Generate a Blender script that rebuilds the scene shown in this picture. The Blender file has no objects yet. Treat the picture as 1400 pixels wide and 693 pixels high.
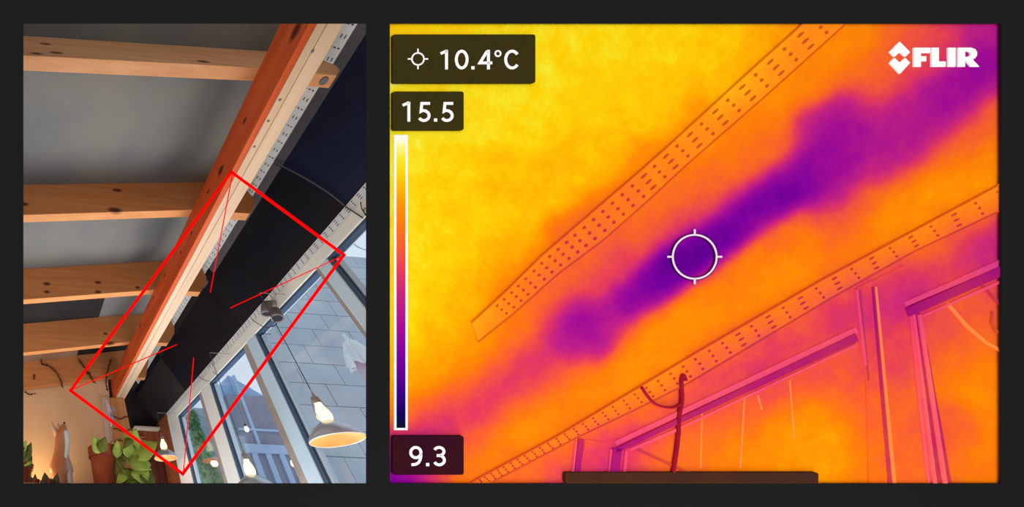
import bpy, bmesh, math, random
import numpy as np
from mathutils import Vector, Matrix
random.seed(4); np.random.seed(4)
sc = bpy.context.scene
C = sc.collection

# ---------------------------------------------------------------- camera, world, exposure
F = 461.0; PX, PY = 74.0, 346.0            # focal length and lens axis in pixels of the 1400x693 frame
EYE = 1.5; S = 1.1                          # eye height (m) and metres per drawing unit of the room
ev = np.array([11, 456, -461.]); ev /= np.linalg.norm(ev)
ex = np.array([-59, -465, -461.]); ex -= ex.dot(ev) * ev; ex /= np.linalg.norm(ex)
ey = np.cross(ev, ex)
R = np.array([ex, ey, ev])                  # camera axes -> world axes (x along the window wall, z up)
cam_d = bpy.data.cameras.new('camera'); cam = bpy.data.objects.new('camera', cam_d); C.objects.link(cam)
M = Matrix([list(R[i]) + [0] for i in range(3)] + [[0, 0, 0, 1]]); M.translation = (0, 0, EYE)
cam.matrix_world = M
cam_d.sensor_fit = 'HORIZONTAL'; cam_d.sensor_width = 36; cam_d.lens = F / 1400 * 36
cam_d.shift_x = (700 - PX) / 1400; cam_d.shift_y = (PY - 346.5) / 1400
cam_d.clip_start = .01; cam_d.clip_end = 200
sc.camera = cam
wd = bpy.data.worlds.new('overcast'); sc.world = wd; wd.use_nodes = True
wd.node_tree.nodes['Background'].inputs[0].default_value = (1, 1, 1, 1)
wd.node_tree.nodes['Background'].inputs[1].default_value = 1.0
vs = sc.view_settings; vs.view_transform = 'Standard'; vs.look = 'None'; vs.gamma = 1; vs.exposure = 0; vs.use_curve_mapping = False

def ray(u, v): return R @ np.array([(u - PX) / F, -(v - PY) / F, -1.])
def atx(u, v, x): d = ray(u, v); return d * x / d[0]
def aty(u, v, y): d = ray(u, v); return d * y / d[1]
def atz(u, v, z): d = ray(u, v); return d * z / d[2]
def T(p): return (p[0] * S, p[1] * S, p[2] * S + EYE)     # room drawing units -> metres
def Tm(q): return np.array([q[0] / S, q[1] / S, (q[2] - EYE) / S])

def area(name, loc, target, size, power, col):
    l = bpy.data.lights.new(name, 'AREA'); l.shape = 'RECTANGLE'; l.size, l.size_y = size; l.energy = power; l.color = col
    o = bpy.data.objects.new(name, l); C.objects.link(o); o.location = loc
    o.rotation_euler = (Vector(target) - Vector(loc)).to_track_quat('-Z', 'Y').to_euler(); return o
def point(name, loc, power, col, r=.03):
    l = bpy.data.lights.new(name, 'POINT'); l.energy = power; l.color = col; l.shadow_soft_size = r
    o = bpy.data.objects.new(name, l); C.objects.link(o); o.location = loc; return o
area('window_daylight', T((1.7, -1.0, -.55)), T((1.0, -.3, 1.0)), (2.0, .8), 52, (1, .97, .93))  # fill lamp added out of view below, brightens beam and rafter undersides
point('shelf_uplight', T((2.22, -.1, .46)), 2.6, (1, .74, .34), .06)
point('wall_lamp', T((1.6, .75, .75)), 7, (1, .55, .2), .08)

# ---------------------------------------------------------------- materials
def lin(c): return tuple((x / 255 / 12.92) if x <= 10 else (((x / 255 + .055) / 1.055) ** 2.4) for x in c) + (1,)
def base_mat(name, rough=.8, spec=.2):
    m = bpy.data.materials.new(name); m.use_nodes = True
    b = m.node_tree.nodes['Principled BSDF']; b.inputs['Roughness'].default_value = rough; b.inputs['Specular IOR Level'].default_value = spec
    return m, m.node_tree, b
def N(nt, typ, **kw):
    n = nt.nodes.new(typ)
    for k, v in kw.items(): setattr(n, k, v)
    return n
def noise_mix(nt, c1, c2, scale, vec_scale=(1, 1, 1), lo=.35, hi=.65, detail=4):
    tc = N(nt, 'ShaderNodeTexCoord'); mp = N(nt, 'ShaderNodeMapping'); mp.inputs['Scale'].default_value = vec_scale
    nz = N(nt, 'ShaderNodeTexNoise'); nz.inputs['Scale'].default_value = scale; nz.inputs['Detail'].default_value = detail
    mr = N(nt, 'ShaderNodeMapRange'); mr.inputs[1].default_value = lo; mr.inputs[2].default_value = hi
    mx = N(nt, 'ShaderNodeMix', data_type='RGBA'); mx.inputs[6].default_value = c1; mx.inputs[7].default_value = c2
    L = nt.links.new
    L(tc.outputs['Object'], mp.inputs[0]); L(mp.outputs[0], nz.inputs['Vector']); L(nz.outputs[0], mr.inputs[0]); L(mr.outputs[0], mx.inputs[0])
    return mx, nz, tc
def mat(name, c1, c2=None, scale=12, vs_=(1, 1, 1), rough=.8, spec=.2, bump=0, metal=0):
    m, nt, b = base_mat(name, rough, spec); b.inputs['Metallic'].default_value = metal
    if c2 is None: b.inputs['Base Color'].default_value = lin(c1); return m
    mx, nz, tc = noise_mix(nt, lin(c1), lin(c2), scale, vs_); nt.links.new(mx.outputs[2], b.inputs['Base Color'])
    if bump:
        bp = N(nt, 'ShaderNodeBump'); bp.inputs['Strength'].default_value = bump; bp.inputs['Distance'].default_value = .002
        nt.links.new(nz.outputs[0], bp.inputs['Height']); nt.links.new(bp.outputs[0], b.inputs['Normal'])
    return m
def wood(name, c1, c2, axis, knots=(), rough=.6, kcol=(70, 28, 14)):
    """pine: grain stretched along an axis, dark oval knots at given points (metres, object space)"""
    m, nt, b = base_mat(name, rough, .25); L = nt.links.new
    vsc = [9, 9, 9]; vsc['xyz'.index(axis)] = .55
    mx, nz, tc = noise_mix(nt, lin(c1), lin(c2), 3.2, vsc, .3, .7, 6)
    nz.inputs['Distortion'].default_value = .6
    out = mx.outputs[2]; acc = None
    for p, r in knots:
        sub = N(nt, 'ShaderNodeVectorMath', operation='SUBTRACT'); sub.inputs[1].default_value = p; L(tc.outputs['Object'], sub.inputs[0])
        rr = [r, r, r]; rr['xyz'.index(axis)] = r * 1.7
        dv = N(nt, 'ShaderNodeVectorMath', operation='DIVIDE'); dv.inputs[1].default_value = rr; L(sub.outputs[0], dv.inputs[0])
        ln = N(nt, 'ShaderNodeVectorMath', operation='LENGTH'); L(dv.outputs[0], ln.inputs[0])
        if acc is None: acc = ln.outputs['Value']
        else:
            mi = N(nt, 'ShaderNodeMath', operation='MINIMUM'); L(acc, mi.inputs[0]); L(ln.outputs['Value'], mi.inputs[1]); acc = mi.outputs[0]
    if acc is not None:
        mr = N(nt, 'ShaderNodeMapRange'); mr.inputs[1].default_value = .7; mr.inputs[2].default_value = 1.5; mr.inputs[3].default_value = .92; mr.inputs[4].default_value = 0
        L(acc, mr.inputs[0]); m2 = N(nt, 'ShaderNodeMix', data_type='RGBA'); L(mr.outputs[0], m2.inputs[0]); L(out, m2.inputs[6]); m2.inputs[7].default_value = lin(kcol); out = m2.outputs[2]
    L(out, b.inputs['Base Color'])
    bp = N(nt, 'ShaderNodeBump'); bp.inputs['Strength'].default_value = .25; bp.inputs['Distance'].default_value = .001
    L(nz.outputs[0], bp.inputs['Height']); L(bp.outputs[0], b.inputs['Normal'])
    return m
def emit(name, c, s):
    m, nt, b = base_mat(name); b.inputs['Base Color'].default_value = lin(c); b.inputs['Emission Color'].default_value = lin(c); b.inputs['Emission Strength'].default_value = s; return m
def glass_mat(name, tint, refl=.9):
    m = bpy.data.materials.new(name); m.use_nodes = True; nt = m.node_tree; nt.nodes.clear(); L = nt.links.new
    tr = N(nt, 'ShaderNodeBsdfTransparent'); tr.inputs[0].default_value = tint + (1,)
    gl = N(nt, 'ShaderNodeBsdfGlossy'); gl.inputs['Roughness'].default_value = .03; gl.inputs[0].default_value = (refl, refl, refl, 1)
    lw = N(nt, 'ShaderNodeLayerWeight'); lw.inputs[0].default_value = .5
    pw = N(nt, 'ShaderNodeMath', operation='POWER'); pw.inputs[1].default_value = 4; L(lw.outputs['Facing'], pw.inputs[0])
    fr = N(nt, 'ShaderNodeMath', operation='MULTIPLY_ADD'); fr.inputs[1].default_value = .8; fr.inputs[2].default_value = .03; L(pw.outputs[0], fr.inputs[0])
    mx = N(nt, 'ShaderNodeMixShader'); o = N(nt, 'ShaderNodeOutputMaterial')
    L(fr.outputs[0], mx.inputs[0]); L(tr.outputs[0], mx.inputs[1]); L(gl.outputs[0], mx.inputs[2]); L(mx.outputs[0], o.inputs[0]); return m

# ---------------------------------------------------------------- mesh helpers (all points in world metres)
class MB:
    def __init__(s): s.v = []; s.f = []
    def add(s, vs_, fs):
        k = len(s.v); s.v += [tuple(float(c) for c in p) for p in vs_]; s.f += [tuple(i + k for i in f) for f in fs]; return s
    def hexa(s, p):            # 8 corners: bottom loop 0-3, top loop 4-7
        return s.add(p, [(0, 3, 2, 1), (4, 5, 6, 7), (0, 1, 5, 4), (1, 2, 6, 5), (2, 3, 7, 6), (3, 0, 4, 7)])
    def box(s, a, b, t=T):     # axis box in room units
        (x0, y0, z0), (x1, y1, z1) = a, b
        return s.hexa([t(q) for q in [(x0, y0, z0), (x1, y0, z0), (x1, y1, z0), (x0, y1, z0), (x0, y0, z1), (x1, y0, z1), (x1, y1, z1), (x0, y1, z1)]])
    def prism(s, poly, d):     # polygon (world) extruded by vector d
        n = len(poly); p = [np.array(q, float) for q in poly]
        return s.add(p + [q + np.array(d) for q in p], [tuple(range(n))[::-1], tuple(range(n, 2 * n))] + [(i, (i + 1) % n, (i + 1) % n + n, i + n) for i in range(n)])
    def tube(s, pts, r, n=6, cap=True):
        pts = [Vector(p) for p in pts]; rs = r if hasattr(r, '__len__') else [r] * len(pts); k = len(s.v); up = None
        for i, p in enumerate(pts):
            d = (pts[min(i + 1, len(pts) - 1)] - pts[max(i - 1, 0)]).normalized()
            if up is None: up = Vector((0, 0, 1)) if abs(d.z) < .9 else Vector((1, 0, 0))
            a = d.cross(up).normalized(); b = a.cross(d).normalized(); up = b
            for j in range(n):
                t = 2 * math.pi * j / n; s.v.append(tuple(p + (a * math.cos(t) + b * math.sin(t)) * rs[i]))
        for i in range(len(pts) - 1):
            for j in range(n): s.f.append((k + i * n + j, k + i * n + (j + 1) % n, k + (i + 1) * n + (j + 1) % n, k + (i + 1) * n + j))
        if cap: s.f.append(tuple(k + j for j in range(n))[::-1]); s.f.append(tuple(k + (len(pts) - 1) * n + j for j in range(n)))
        return s
    def lathe(s, prof, c, n=28, axis=None, close=False):   # prof (r,h) around axis through c
        ax = Vector(axis or (0, 0, 1)).normalized(); a = ax.orthogonal().normalized(); b = ax.cross(a); k = len(s.v); c = Vector(c)
        for r, h in prof:
            for j in range(n):
                t = 2 * math.pi * j / n; s.v.append(tuple(c + ax * h + (a * math.cos(t) + b * math.sin(t)) * max(r, 1e-5)))
        m = len(prof)
        for i in range(m if close else m - 1):
            i2 = (i + 1) % m
            for j in range(n): s.f.append((k + i * n + j, k + i * n + (j + 1) % n, k + i2 * n + (j + 1) % n, k + i2 * n + j))
        return s
    def quad(s, a, b, c, d): return s.add([a, b, c, d], [(0, 1, 2, 3)])
def prop(o, label=None, cat=None, group=None, kind=None):
    if label: o['label'] = label
    if cat: o['category'] = cat
    if group: o['group'] = group
    if kind: o['kind'] = kind
    return o
def thing(name, loc, label, cat, group=None):
    o = bpy.data.objects.new(name, None); C.objects.link(o); o.location = loc; o.empty_display_size = .05
    return prop(o, label, cat, group)
def wloc(p):
    v = Vector((0, 0, 0))
    while p: v += Vector(p.location); p = p.parent
    return v
def build(name, mb, m, parent=None, smooth=False, bevel=0, loc=None, label=None, cat=None, group=None, kind=None, fix=True):
    me = bpy.data.meshes.new(name); o = bpy.data.objects.new(name, me); C.objects.link(o)
    org = wloc(parent) if parent else Vector(loc if loc is not None else (0, 0, 0))
    me.from_pydata([tuple(Vector(p) - org) for p in mb.v], [], mb.f)
    if fix:
        bm = bmesh.new(); bm.from_mesh(me); bmesh.ops.recalc_face_normals(bm, faces=bm.faces); bm.to_mesh(me); bm.free()
    if parent: o.parent = parent
    else: o.location = org
    me.materials.append(m)
    if smooth: me.polygons.foreach_set('use_smooth', [True] * len(me.polygons))
    if bevel:
        bv = o.modifiers.new('bevel', 'BEVEL'); bv.width = bevel; bv.segments = 2; bv.limit_method = 'ANGLE'
    return prop(o, label, cat, group, kind)

# ================================================================ DISPLAY BOARD (front) AND THERMAL PICTURE
D = .75                                                     # distance of the board from the eye (m)
def B(u, v, dz=0.): return tuple(ray(u, v) * (D + dz) + np.array([0, 0, EYE]))   # point on the board plane, dz metres behind it
fwd = R @ np.array([0, 0, -1.])
m_board = mat('charcoal_board', (30, 30, 30), rough=1, spec=0)
def ring_board():
    mb = MB(); O = (-330, -170, 1640, 790); A1 = (32, 32, 501, 661); A2 = (533, 32, 1369, 661)
    xs = [O[0], A1[0], A1[2], A2[0], A2[2], O[2]]; ys = [O[1], 32, 661, O[3]]
    def cell(i, j):
        return [B(xs[i], ys[j]), B(xs[i + 1], ys[j]), B(xs[i + 1], ys[j + 1]), B(xs[i], ys[j + 1])]
    hole = {(1, 1), (3, 1)}
    for i in range(5):
        for j in range(3):
            if (i, j) in hole: continue
            c = cell(i, j); mb.prism(c, fwd * .0012)
    return mb
mbb = ring_board()
build('wall_front', mbb, m_board, kind='structure', label='flat charcoal display wall with two rectangular openings')

# ---- temperature field of the false-colour picture (u, v in picture pixels, 0 cold .. 1 hot)
PTS = [(540,40,.9),(620,50,.92),(700,80,.945),(800,40,.93),(900,40,.92),(980,60,.9),(1050,50,.85),(1000,100,.87),(540,200,.955),(540,120,.95),(540,300,.94),(540,400,.93),(600,250,.92),
(650,300,.9),(700,260,.87),(760,240,.87),(700,350,.86),(650,400,.87),(600,450,.89),(555,450,.92),(600,500,.84),(620,475,.79),(565,535,.84),(640,440,.88),(820,220,.88),(820,120,.91),(900,140,.89),(720,160,.93),(620,140,.94),(600,340,.92),(545,520,.86),
(830,335,.61),(760,390,.65),(700,440,.72),(650,490,.74),(700,480,.68),(760,425,.62),(880,290,.65),(950,250,.68),(1000,210,.73),(1060,150,.76),(1120,80,.75),(1160,50,.74),(1200,110,.68),(1110,120,.72),(1050,200,.71),(980,280,.56),(930,310,.5),(1075,195,.58),(1250,60,.64),
(1180,140,.56),(1300,45,.52),(1360,42,.42),(1230,120,.56),(1020,240,.6),(850,370,.52),(800,390,.58),(900,270,.66),(1100,90,.74),(620,520,.76),(660,450,.78),(720,400,.7),(1280,80,.52),
(1290,200,.56),(1345,170,.6),(1368,140,.62),(1300,235,.78),(1366,200,.78),(1250,255,.8),(1200,290,.8),(1180,330,.79),(1260,315,.8),(1330,260,.79),(1180,225,.52),(1140,300,.57),(1100,320,.7),(1190,260,.7),(1060,330,.64),(1030,370,.76),(1100,370,.79),(990,385,.64),(955,420,.78),(1000,410,.77),
(900,440,.74),(870,470,.79),(850,520,.77),(805,520,.74),(838,452,.58),(760,540,.72),(720,560,.73),(700,600,.77),(650,630,.72),(640,590,.62),(610,610,.57),(600,650,.6),(680,640,.7),(570,640,.38),(545,655,.22),(548,610,.34),(545,570,.74),(580,560,.58),(820,560,.76),(900,500,.78),(740,590,.76),(640,655,.73),
(780,500,.66),(1060,395,.78),(1130,360,.78),(1150,330,.64),(1140,265,.42),(1230,215,.5),
(820,610,.5),(860,585,.5),(910,560,.52),(950,530,.5),(1050,470,.5),(1010,490,.48),(1100,430,.5),(1150,410,.46),(1195,395,.5),(1225,400,.44),(1250,365,.48),(1300,335,.52),(1350,320,.46),(1362,345,.44),
(1100,510,.58),(1060,520,.56),(1000,560,.64),(1100,560,.75),(1130,610,.79),(1080,620,.78),(1000,610,.72),(960,560,.56),(960,600,.68),(930,620,.7),(1040,650,.76),(1150,500,.6),(1140,650,.78),(1290,500,.7),(1350,530,.75),(1320,430,.62),(1285,450,.56),(1360,400,.58),(1240,480,.56),(1215,620,.66),(1330,640,.7),(1290,600,.6),(1360,620,.74),(1190,560,.64),(1195,480,.56),(1200,650,.68),(1250,600,.64),(700,415,.68),(745,385,.63),(800,330,.68),(850,285,.68),(900,240,.75),(960,180,.77),(1050,100,.78),(1110,50,.76),(700,635,.7),(780,600,.72),(870,545,.75),(920,520,.75),(1000,470,.74),(1080,425,.73),(1150,385,.62),(1200,360,.7),(1250,325,.74),(1330,285,.76),(1350,55,.42),(1255,655,.66),(900,650,.66),(880,640,.56),(760,640,.56),(800,650,.5),(700,655,.58),(830,645,.47),(1350,470,.68)]
STREAK = [(1190,200,.37,22),(1225,190,.4,20),(1255,150,.42,18),(1160,240,.43,16),(1180,275,.57,14),(1178,310,.63,10),(1345,70,.38,16),(1020,280,.2,12),(1060,262,.18,12),(1092,245,.16,10),(1150,210,.3,18),(905,395,.14,9),(860,420,.18,9),(985,318,.13,10),(790,440,.31,20),(815,470,.36,14),(780,475,.4,12),(830,432,.36,10),(850,425,.27,14),(870,405,.23,15),(900,388,.19,16),(930,360,.17,17),(950,350,.15,16),(975,332,.17,16),(1000,318,.2,17),(1030,295,.24,18),(1060,280,.26,18),(1090,255,.22,18),(1105,250,.24,16),(1075,245,.36,14),(1120,230,.33,22),(1145,205,.32,22),(1155,170,.34,20),(1155,148,.36,14),(1120,165,.4,16),(1100,175,.42,12),(1185,215,.4,20),(1210,190,.4,20),(1245,168,.38,20),(1280,140,.36,20),(1310,125,.34,20),(1340,100,.3,18),(1366,78,.27,18),(1366,110,.36,14),(735,500,.44,24),(765,470,.42,18),(700,522,.5,26),(660,545,.5,26),(620,568,.46,28),(590,590,.46,20),(575,610,.46,16)]
_st = []
PATH = [(790,445,.29,24),(815,465,.35,16),(850,425,.27,15),(870,405,.23,15),(900,388,.19,16),(930,360,.17,16),(950,350,.15,16),(975,332,.17,16),(1000,312,.19,16),(1030,285,.2,17),(1060,268,.2,17),(1090,250,.17,15),(1120,238,.3,24),(1150,205,.31,27),(1190,200,.36,27),(1225,186,.4,25),(1255,160,.39,22),(1285,138,.36,18),(1312,122,.34,18),(1340,98,.3,18),(1366,74,.27,18)]
for a, b in zip(PATH[:-1], PATH[1:]):
    for k_ in range(2): _st.append(tuple(a[q] + (b[q] - a[q]) * k_ / 2 for q in range(4)))
STREAK = _st + [p for p in STREAK if p not in PATH and (p[0] < 790 or p[2] > .3)]
PU = np.array([p[:2] for p in PTS] + [p[:2] for p in STREAK], float); PT = np.array([p[2] for p in PTS] + [p[2] for p in STREAK]); PS = np.array([26.] * len(PTS) + [p[3] for p in STREAK])
PW = np.array([1.] * len(PTS) + [1.5] * len(STREAK))
def temp(u, v):
    q = np.stack([np.ravel(u), np.ravel(v)], 1).astype(float); out = np.zeros(len(q))
    for i in range(0, len(q), 4000):
        d2 = ((q[i:i + 4000, None, :] - PU[None]) ** 2).sum(2); w = PW * np.exp(-d2 / (2 * PS ** 2)) + 3 / (d2 + 400) ** 1.6
        out[i:i + 4000] = (w * PT).sum(1) / w.sum(1)
    return out
PAL = [(0, (14, 18, 22)), (.05, (18, 4, 90)), (.13, (62, 0, 130)), (.25, (118, 2, 152)), (.36, (160, 14, 142)), (.46, (195, 36, 120)), (.54, (222, 58, 84)), (.62, (240, 90, 46)), (.7, (247, 115, 14)), (.77, (250, 138, 4)), (.85, (251, 172, 3)), (.92, (248, 206, 8)), (.96, (244, 228, 40)), (.985, (250, 242, 140)), (1, (253, 252, 248))]
def palette(nt):
    cr = N(nt, 'ShaderNodeValToRGB'); e = cr.color_ramp.elements
    while len(e) > 1: e.remove(e[-1])
    e[0].position = 0; e[0].color = lin(PAL[0][1])
    for p, c in PAL[1:]: q = e.new(p); q.color = lin(c)
    return cr
def thermal_mat(name, off=0, tint=None, amt=0, grain=1):
    m, nt, b = base_mat(name, 1, 0); L = nt.links.new
    at = N(nt, 'ShaderNodeAttribute', attribute_name='temp'); tc = N(nt, 'ShaderNodeTexCoord')
    s = at.outputs['Fac']
    for sc_, am in ((22, .085), (90, .045), (420, .03)):
        nz = N(nt, 'ShaderNodeTexNoise'); nz.inputs['Scale'].default_value = sc_; nz.inputs['Detail'].default_value = 1; L(tc.outputs['Object'], nz.inputs['Vector'])
        ma = N(nt, 'ShaderNodeMath', operation='MULTIPLY_ADD'); ma.inputs[1].default_value = am * grain; ma.inputs[2].default_value = -am * grain / 2
        L(nz.outputs[0], ma.inputs[0]); ad = N(nt, 'ShaderNodeMath', operation='ADD'); L(s, ad.inputs[0]); L(ma.outputs[0], ad.inputs[1]); s = ad.outputs[0]
    ad = N(nt, 'ShaderNodeMath', operation='ADD', use_clamp=True); ad.inputs[1].default_value = off; L(s, ad.inputs[0])
    cr = palette(nt); L(ad.outputs[0], cr.inputs[0]); out = cr.outputs[0]
    if tint:
        mx = N(nt, 'ShaderNodeMix', data_type='RGBA'); mx.inputs[0].default_value = amt; mx.inputs[7].default_value = lin(tint); L(out, mx.inputs[6]); out = mx.outputs[2]
    L(out, b.inputs['Base Color']); return m
mt = thermal_mat('thermal_surface'); mt_strip = thermal_mat('thermal_strip', .01, (255, 140, 60), .15)
mt_dark = thermal_mat('thermal_cold_rebate', -.08, (128, 0, 84), .42); mt_pink = thermal_mat('thermal_lit_bead', 0, (250, 90, 160), .3)
mt_line = thermal_mat('thermal_shadow_line', -.05, (150, 60, 20), .4); mt_hot = thermal_mat('thermal_orange_bead', .02, (255, 150, 80), .6)  # darker, pinker and orange edge lines drawn in the thermal picture
mt_hole = thermal_mat('thermal_hole', -.09, (120, 20, 30), .42); mt_frame = thermal_mat('thermal_frame', 0)
TD = .0035
def strip_mesh(A_, B_, n, m, dz, th):
    """slab between polylines A_ and B_ (pixels) whose front lies dz behind the board and whose thickness is th"""
    def res(P, k):
        P = np.array(P, float); L_ = np.r_[0, np.cumsum(np.linalg.norm(np.diff(P, axis=0), axis=1))]; t = np.linspace(0, L_[-1], k)
        return np.stack([np.interp(t, L_, P[:, 0]), np.interp(t, L_, P[:, 1])], 1)
    a = res(A_, n); b = res(B_, n); g = a[:, None] * (1 - np.linspace(0, 1, m))[None, :, None] + b[:, None] * np.linspace(0, 1, m)[None, :, None]
    uv = g.reshape(-1, 2); back = []
    mb = MB(); V = [B(u, v, dz) for u, v in uv]; Fc = [(i * m + j, (i + 1) * m + j, (i + 1) * m + j + 1, i * m + j + 1) for i in range(n - 1) for j in range(m - 1)]
    rim = [i * m for i in range(n)] + [(n - 1) * m + j for j in range(1, m)] + [i * m + m - 1 for i in range(n - 2, -1, -1)] + [j for j in range(m - 2, 0, -1)]
    k = len(V); V += [tuple(np.array(V[i]) + fwd * th) for i in rim]; r = len(rim)
    Fc += [(rim[i], rim[(i + 1) % r], k + (i + 1) % r, k + i) for i in range(r)] + [tuple(k + i for i in range(r))]
    mb.add(V, Fc); return mb, np.concatenate([uv, uv[rim]])
def tbuild(name, A_, B_, n, m, dz, th, mt_, parent=None, **kw):
    mb, uv = strip_mesh(A_, B_, n, m, dz, th); o = build(name, mb, mt_, parent, **kw)
    a = o.data.attributes.new('temp', 'FLOAT', 'POINT'); a.data.foreach_set('value', temp(uv[:, 0], uv[:, 1]).astype(np.float32)); return o
def bar(a, b, wa, wb=None):
    a = np.array(a, float); b = np.array(b, float); wb = wb or wa; d = (b - a) / np.linalg.norm(b - a); n = np.array([-d[1], d[0]])
    return [a + n * wa / 2, b + n * wb / 2], [a - n * wa / 2, b - n * wb / 2]
def tbar(name, a, b, wa, wb, dz, th, mt_, parent, **kw):
    A_, B_ = bar(a, b, wa, wb); return tbuild(name, A_, B_, max(2, int(np.hypot(b[0] - a[0], b[1] - a[1]) / 12)), 2, dz, th, mt_, parent, **kw)
# picture panel: ceiling field, soffit field, window wall field
UPU = [(600,478),(650,435),(694,395),(738,351),(812,287),(875,233),(920,193),(1020,101),(1097,32),(1120,12)]; UPL = [(620,497),(660,464),(704,429),(763,376),(826,329),(885,277),(940,226),(1050,130),(1159,32),(1181,13)]
LOU = [(600,683),(640,661),(763,595),(958,478),(1120,384),(1390,239)]; LOL = [(632,683),(672,661),(792,598),(872,560),(940,526),(1140,407),(1250,345),(1390,279)]
tp = thing('thermal_picture', B(950, 661, TD), 'large false-colour thermal picture of a ceiling edge, yellow, orange and purple', 'thermal image')
CE = [(515, 560)] + UPU[0:]                                   # split line between ceiling and soffit
tbuild('ceiling_field', [(515,10),(1120,10)], [(515,560)] + UPU, 150, 120, TD, .004, mt, tp, label='hot yellow ceiling area')
tbuild('soffit_field', [(515,560)] + UPU + [(1390,10)], [(515,735),(600,683),(640,661),(763,595),(958,478),(1120,384),(1390,239)], 200, 90, TD, .004, mt, tp, label='orange sloping board with a cold purple streak')
tbuild('window_wall_field', [(515,735),(600,683),(640,661),(763,595),(958,478),(1120,384),(1390,239)], [(515,737),(600,690),(700,690),(850,690),(1000,690),(1150,690),(1390,690)], 180, 90, TD, .004, mt, tp, label='orange and magenta window wall area')
def edge_strip(label, U_, L_, spots, r0):
    t = thing('perforated_strip', B(*U_[1], TD), label, 'trim strip', 'perforated strips')
    tbuild('strip_face', U_, L_, 90, 5, TD - .0012, .0012, mt_strip, t)
    tbuild('raised_edge', U_, [(u + .9, v + 1.6) for u, v in U_], 60, 2, TD - .0018, .0018, mt_line, t)
    tbuild('raised_edge', [(u - .9, v - 1.6) for u, v in L_], L_, 60, 2, TD - .0018, .0018, mt_line, t)
    mb = MB(); uvs = []
    Ua = np.array(U_, float); La = np.array(L_, float)
    def cross(s):                         # s = u along upper edge
        v = np.interp(s, Ua[:, 0], Ua[:, 1]); i = np.argmin(np.abs(Ua[:, 0] - s)); j = min(max(i, 1), len(Ua) - 1)
        d = Ua[j] - Ua[j - 1]; d = d / np.linalg.norm(d); n = np.array([-d[1], d[0]]); p = np.array([s, v])
        q = min(((p + n * k) for k in np.arange(6, 70, .5)), key=lambda q: abs(q[1] - np.interp(q[0], La[:, 0], La[:, 1])))
        return p, q, d
    for k, (s, kind) in enumerate(spots):
        p, q, d = cross(s); w_ = np.linalg.norm(q - p)
        for f in (.24, .5, .76):
            c = p + (q - p) * f + d * random.uniform(-1, 1) * .6 + d * (f - .5) * (0 if kind else 4)
            a_, b_ = (w_ * .15, w_ * .045) if kind else (w_ * .07, w_ * .055)
            a_, b_ = max(a_, 1.6), max(b_, 1.4); nn = np.array([-d[1], d[0]])
            pl = [c + d * a_ * math.cos(t_) + nn * b_ * math.sin(t_) for t_ in np.linspace(0, 2 * math.pi, 9)[:-1]]
            mb.prism([B(x, y, TD - .0015) for x, y in pl], fwd * .0004); uvs += [tuple(x) for x in pl] * 2
    o = build('perforation', mb, mt_hole, t, kind='stuff'); a = o.data.attributes.new('temp', 'FLOAT', 'POINT')
    uvs = np.array(uvs); a.data.foreach_set('value', temp(uvs[:, 0], uvs[:, 1]).astype(np.float32)); return t
sp = []; s = 676.; k = 0
while s < 1130: sp.append((s, k % 2 if s > 850 else 0)); s += (9.5 + max(0, s - 690) * .03); k += 1
edge_strip('upper perforated strip beside the yellow ceiling in the thermal picture', [(645,440)] + UPU[2:], [(655,468)] + UPL[2:], sp, 2)
sp = []; s = 655.; k = 0
while s < 1366: sp.append((s, k % 2 if s > 980 else 0)); s += (8 + max(0, s - 655) * .035); k += 1
edge_strip('lower perforated strip above the window frames in the thermal picture', LOU[1:], LOL[1:], sp, 2)
# window frames of the thermal picture
t = thing('window_frame', B(1000, 540, TD), 'wide thermal-picture window left of the post, purple top rebate', 'window')
tbar('top_rail', (842, 606), (1172, 451), 6, 9, TD - .0012, .0012, mt_pink, t)
tbar('top_rebate', (843, 616), (1172, 461), 6, 11, TD - .0022, .0022, mt_dark, t)
tbar('side_rebate', (845, 613), (838, 668), 12, 12, TD - .0022, .0022, mt_dark, t)
tbar('side_bead', (836, 614), (832, 668), 3, 3, TD - .0014, .0014, mt_pink, t)
tbar('side_bead', (857, 616), (852, 668), 4, 4, TD - .0014, .0014, mt_pink, t)
tbar('glazing_bead', (862, 615), (925, 588), 4, 4, TD - .0014, .0014, mt_pink, t)
tbar('glazing_bead', (930, 585), (1172, 471), 3, 3, TD - .0014, .0014, mt_pink, t)
tbar('brace_line', (866, 612), (950, 650), 3, 4, TD - .001, .001, mt_line, t)
for a, b in (((960, 560), (958, 640)), ((1018, 545), (1012, 640)), ((1080, 520), (1086, 600)), ((1036, 540), (1042, 560))):
    tbar('faint_bead', a, b, 2, 2.5, TD - .0006, .0006, mt_hot, t)
t = thing('window_frame', B(1310, 500, TD), 'right-hand thermal-picture window with a bright pink side bead', 'window')
tbar('top_rail', (1238, 416), (1385, 352), 6, 9, TD - .0014, .0014, mt_pink, t)
tbar('top_rebate', (1242, 427), (1385, 364), 12, 13, TD - .0026, .0026, mt_dark, t)
tbar('top_bead', (1262, 432), (1385, 378), 3, 4, TD - .0016, .0016, mt_pink, t)
tbar('side_bead', (1245, 424), (1271, 668), 3, 4, TD - .0014, .0014, mt_pink, t)
tbar('side_rebate', (1253, 428), (1287, 668), 9, 18, TD - .002, .002, mt_dark, t)
tbar('bright_bead', (1258, 430), (1294, 668), 5, 6, TD - .0032, .0032, mt_pink, t)
tbar('inner_bead', (1250, 430), (1280, 668), 3, 5, TD - .003, .003, mt_pink, t)
tbar('side_shadow', (1266, 470), (1300, 668), 3, 5, TD - .001, .001, mt_dark, t)
tbuild('curtain_line', [(1297,413),(1325,445),(1352,468),(1380,482)], [(1294,416),(1322,449),(1350,472),(1380,487)], 20, 2, TD - .001, .001, mt_hot, t)
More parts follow.
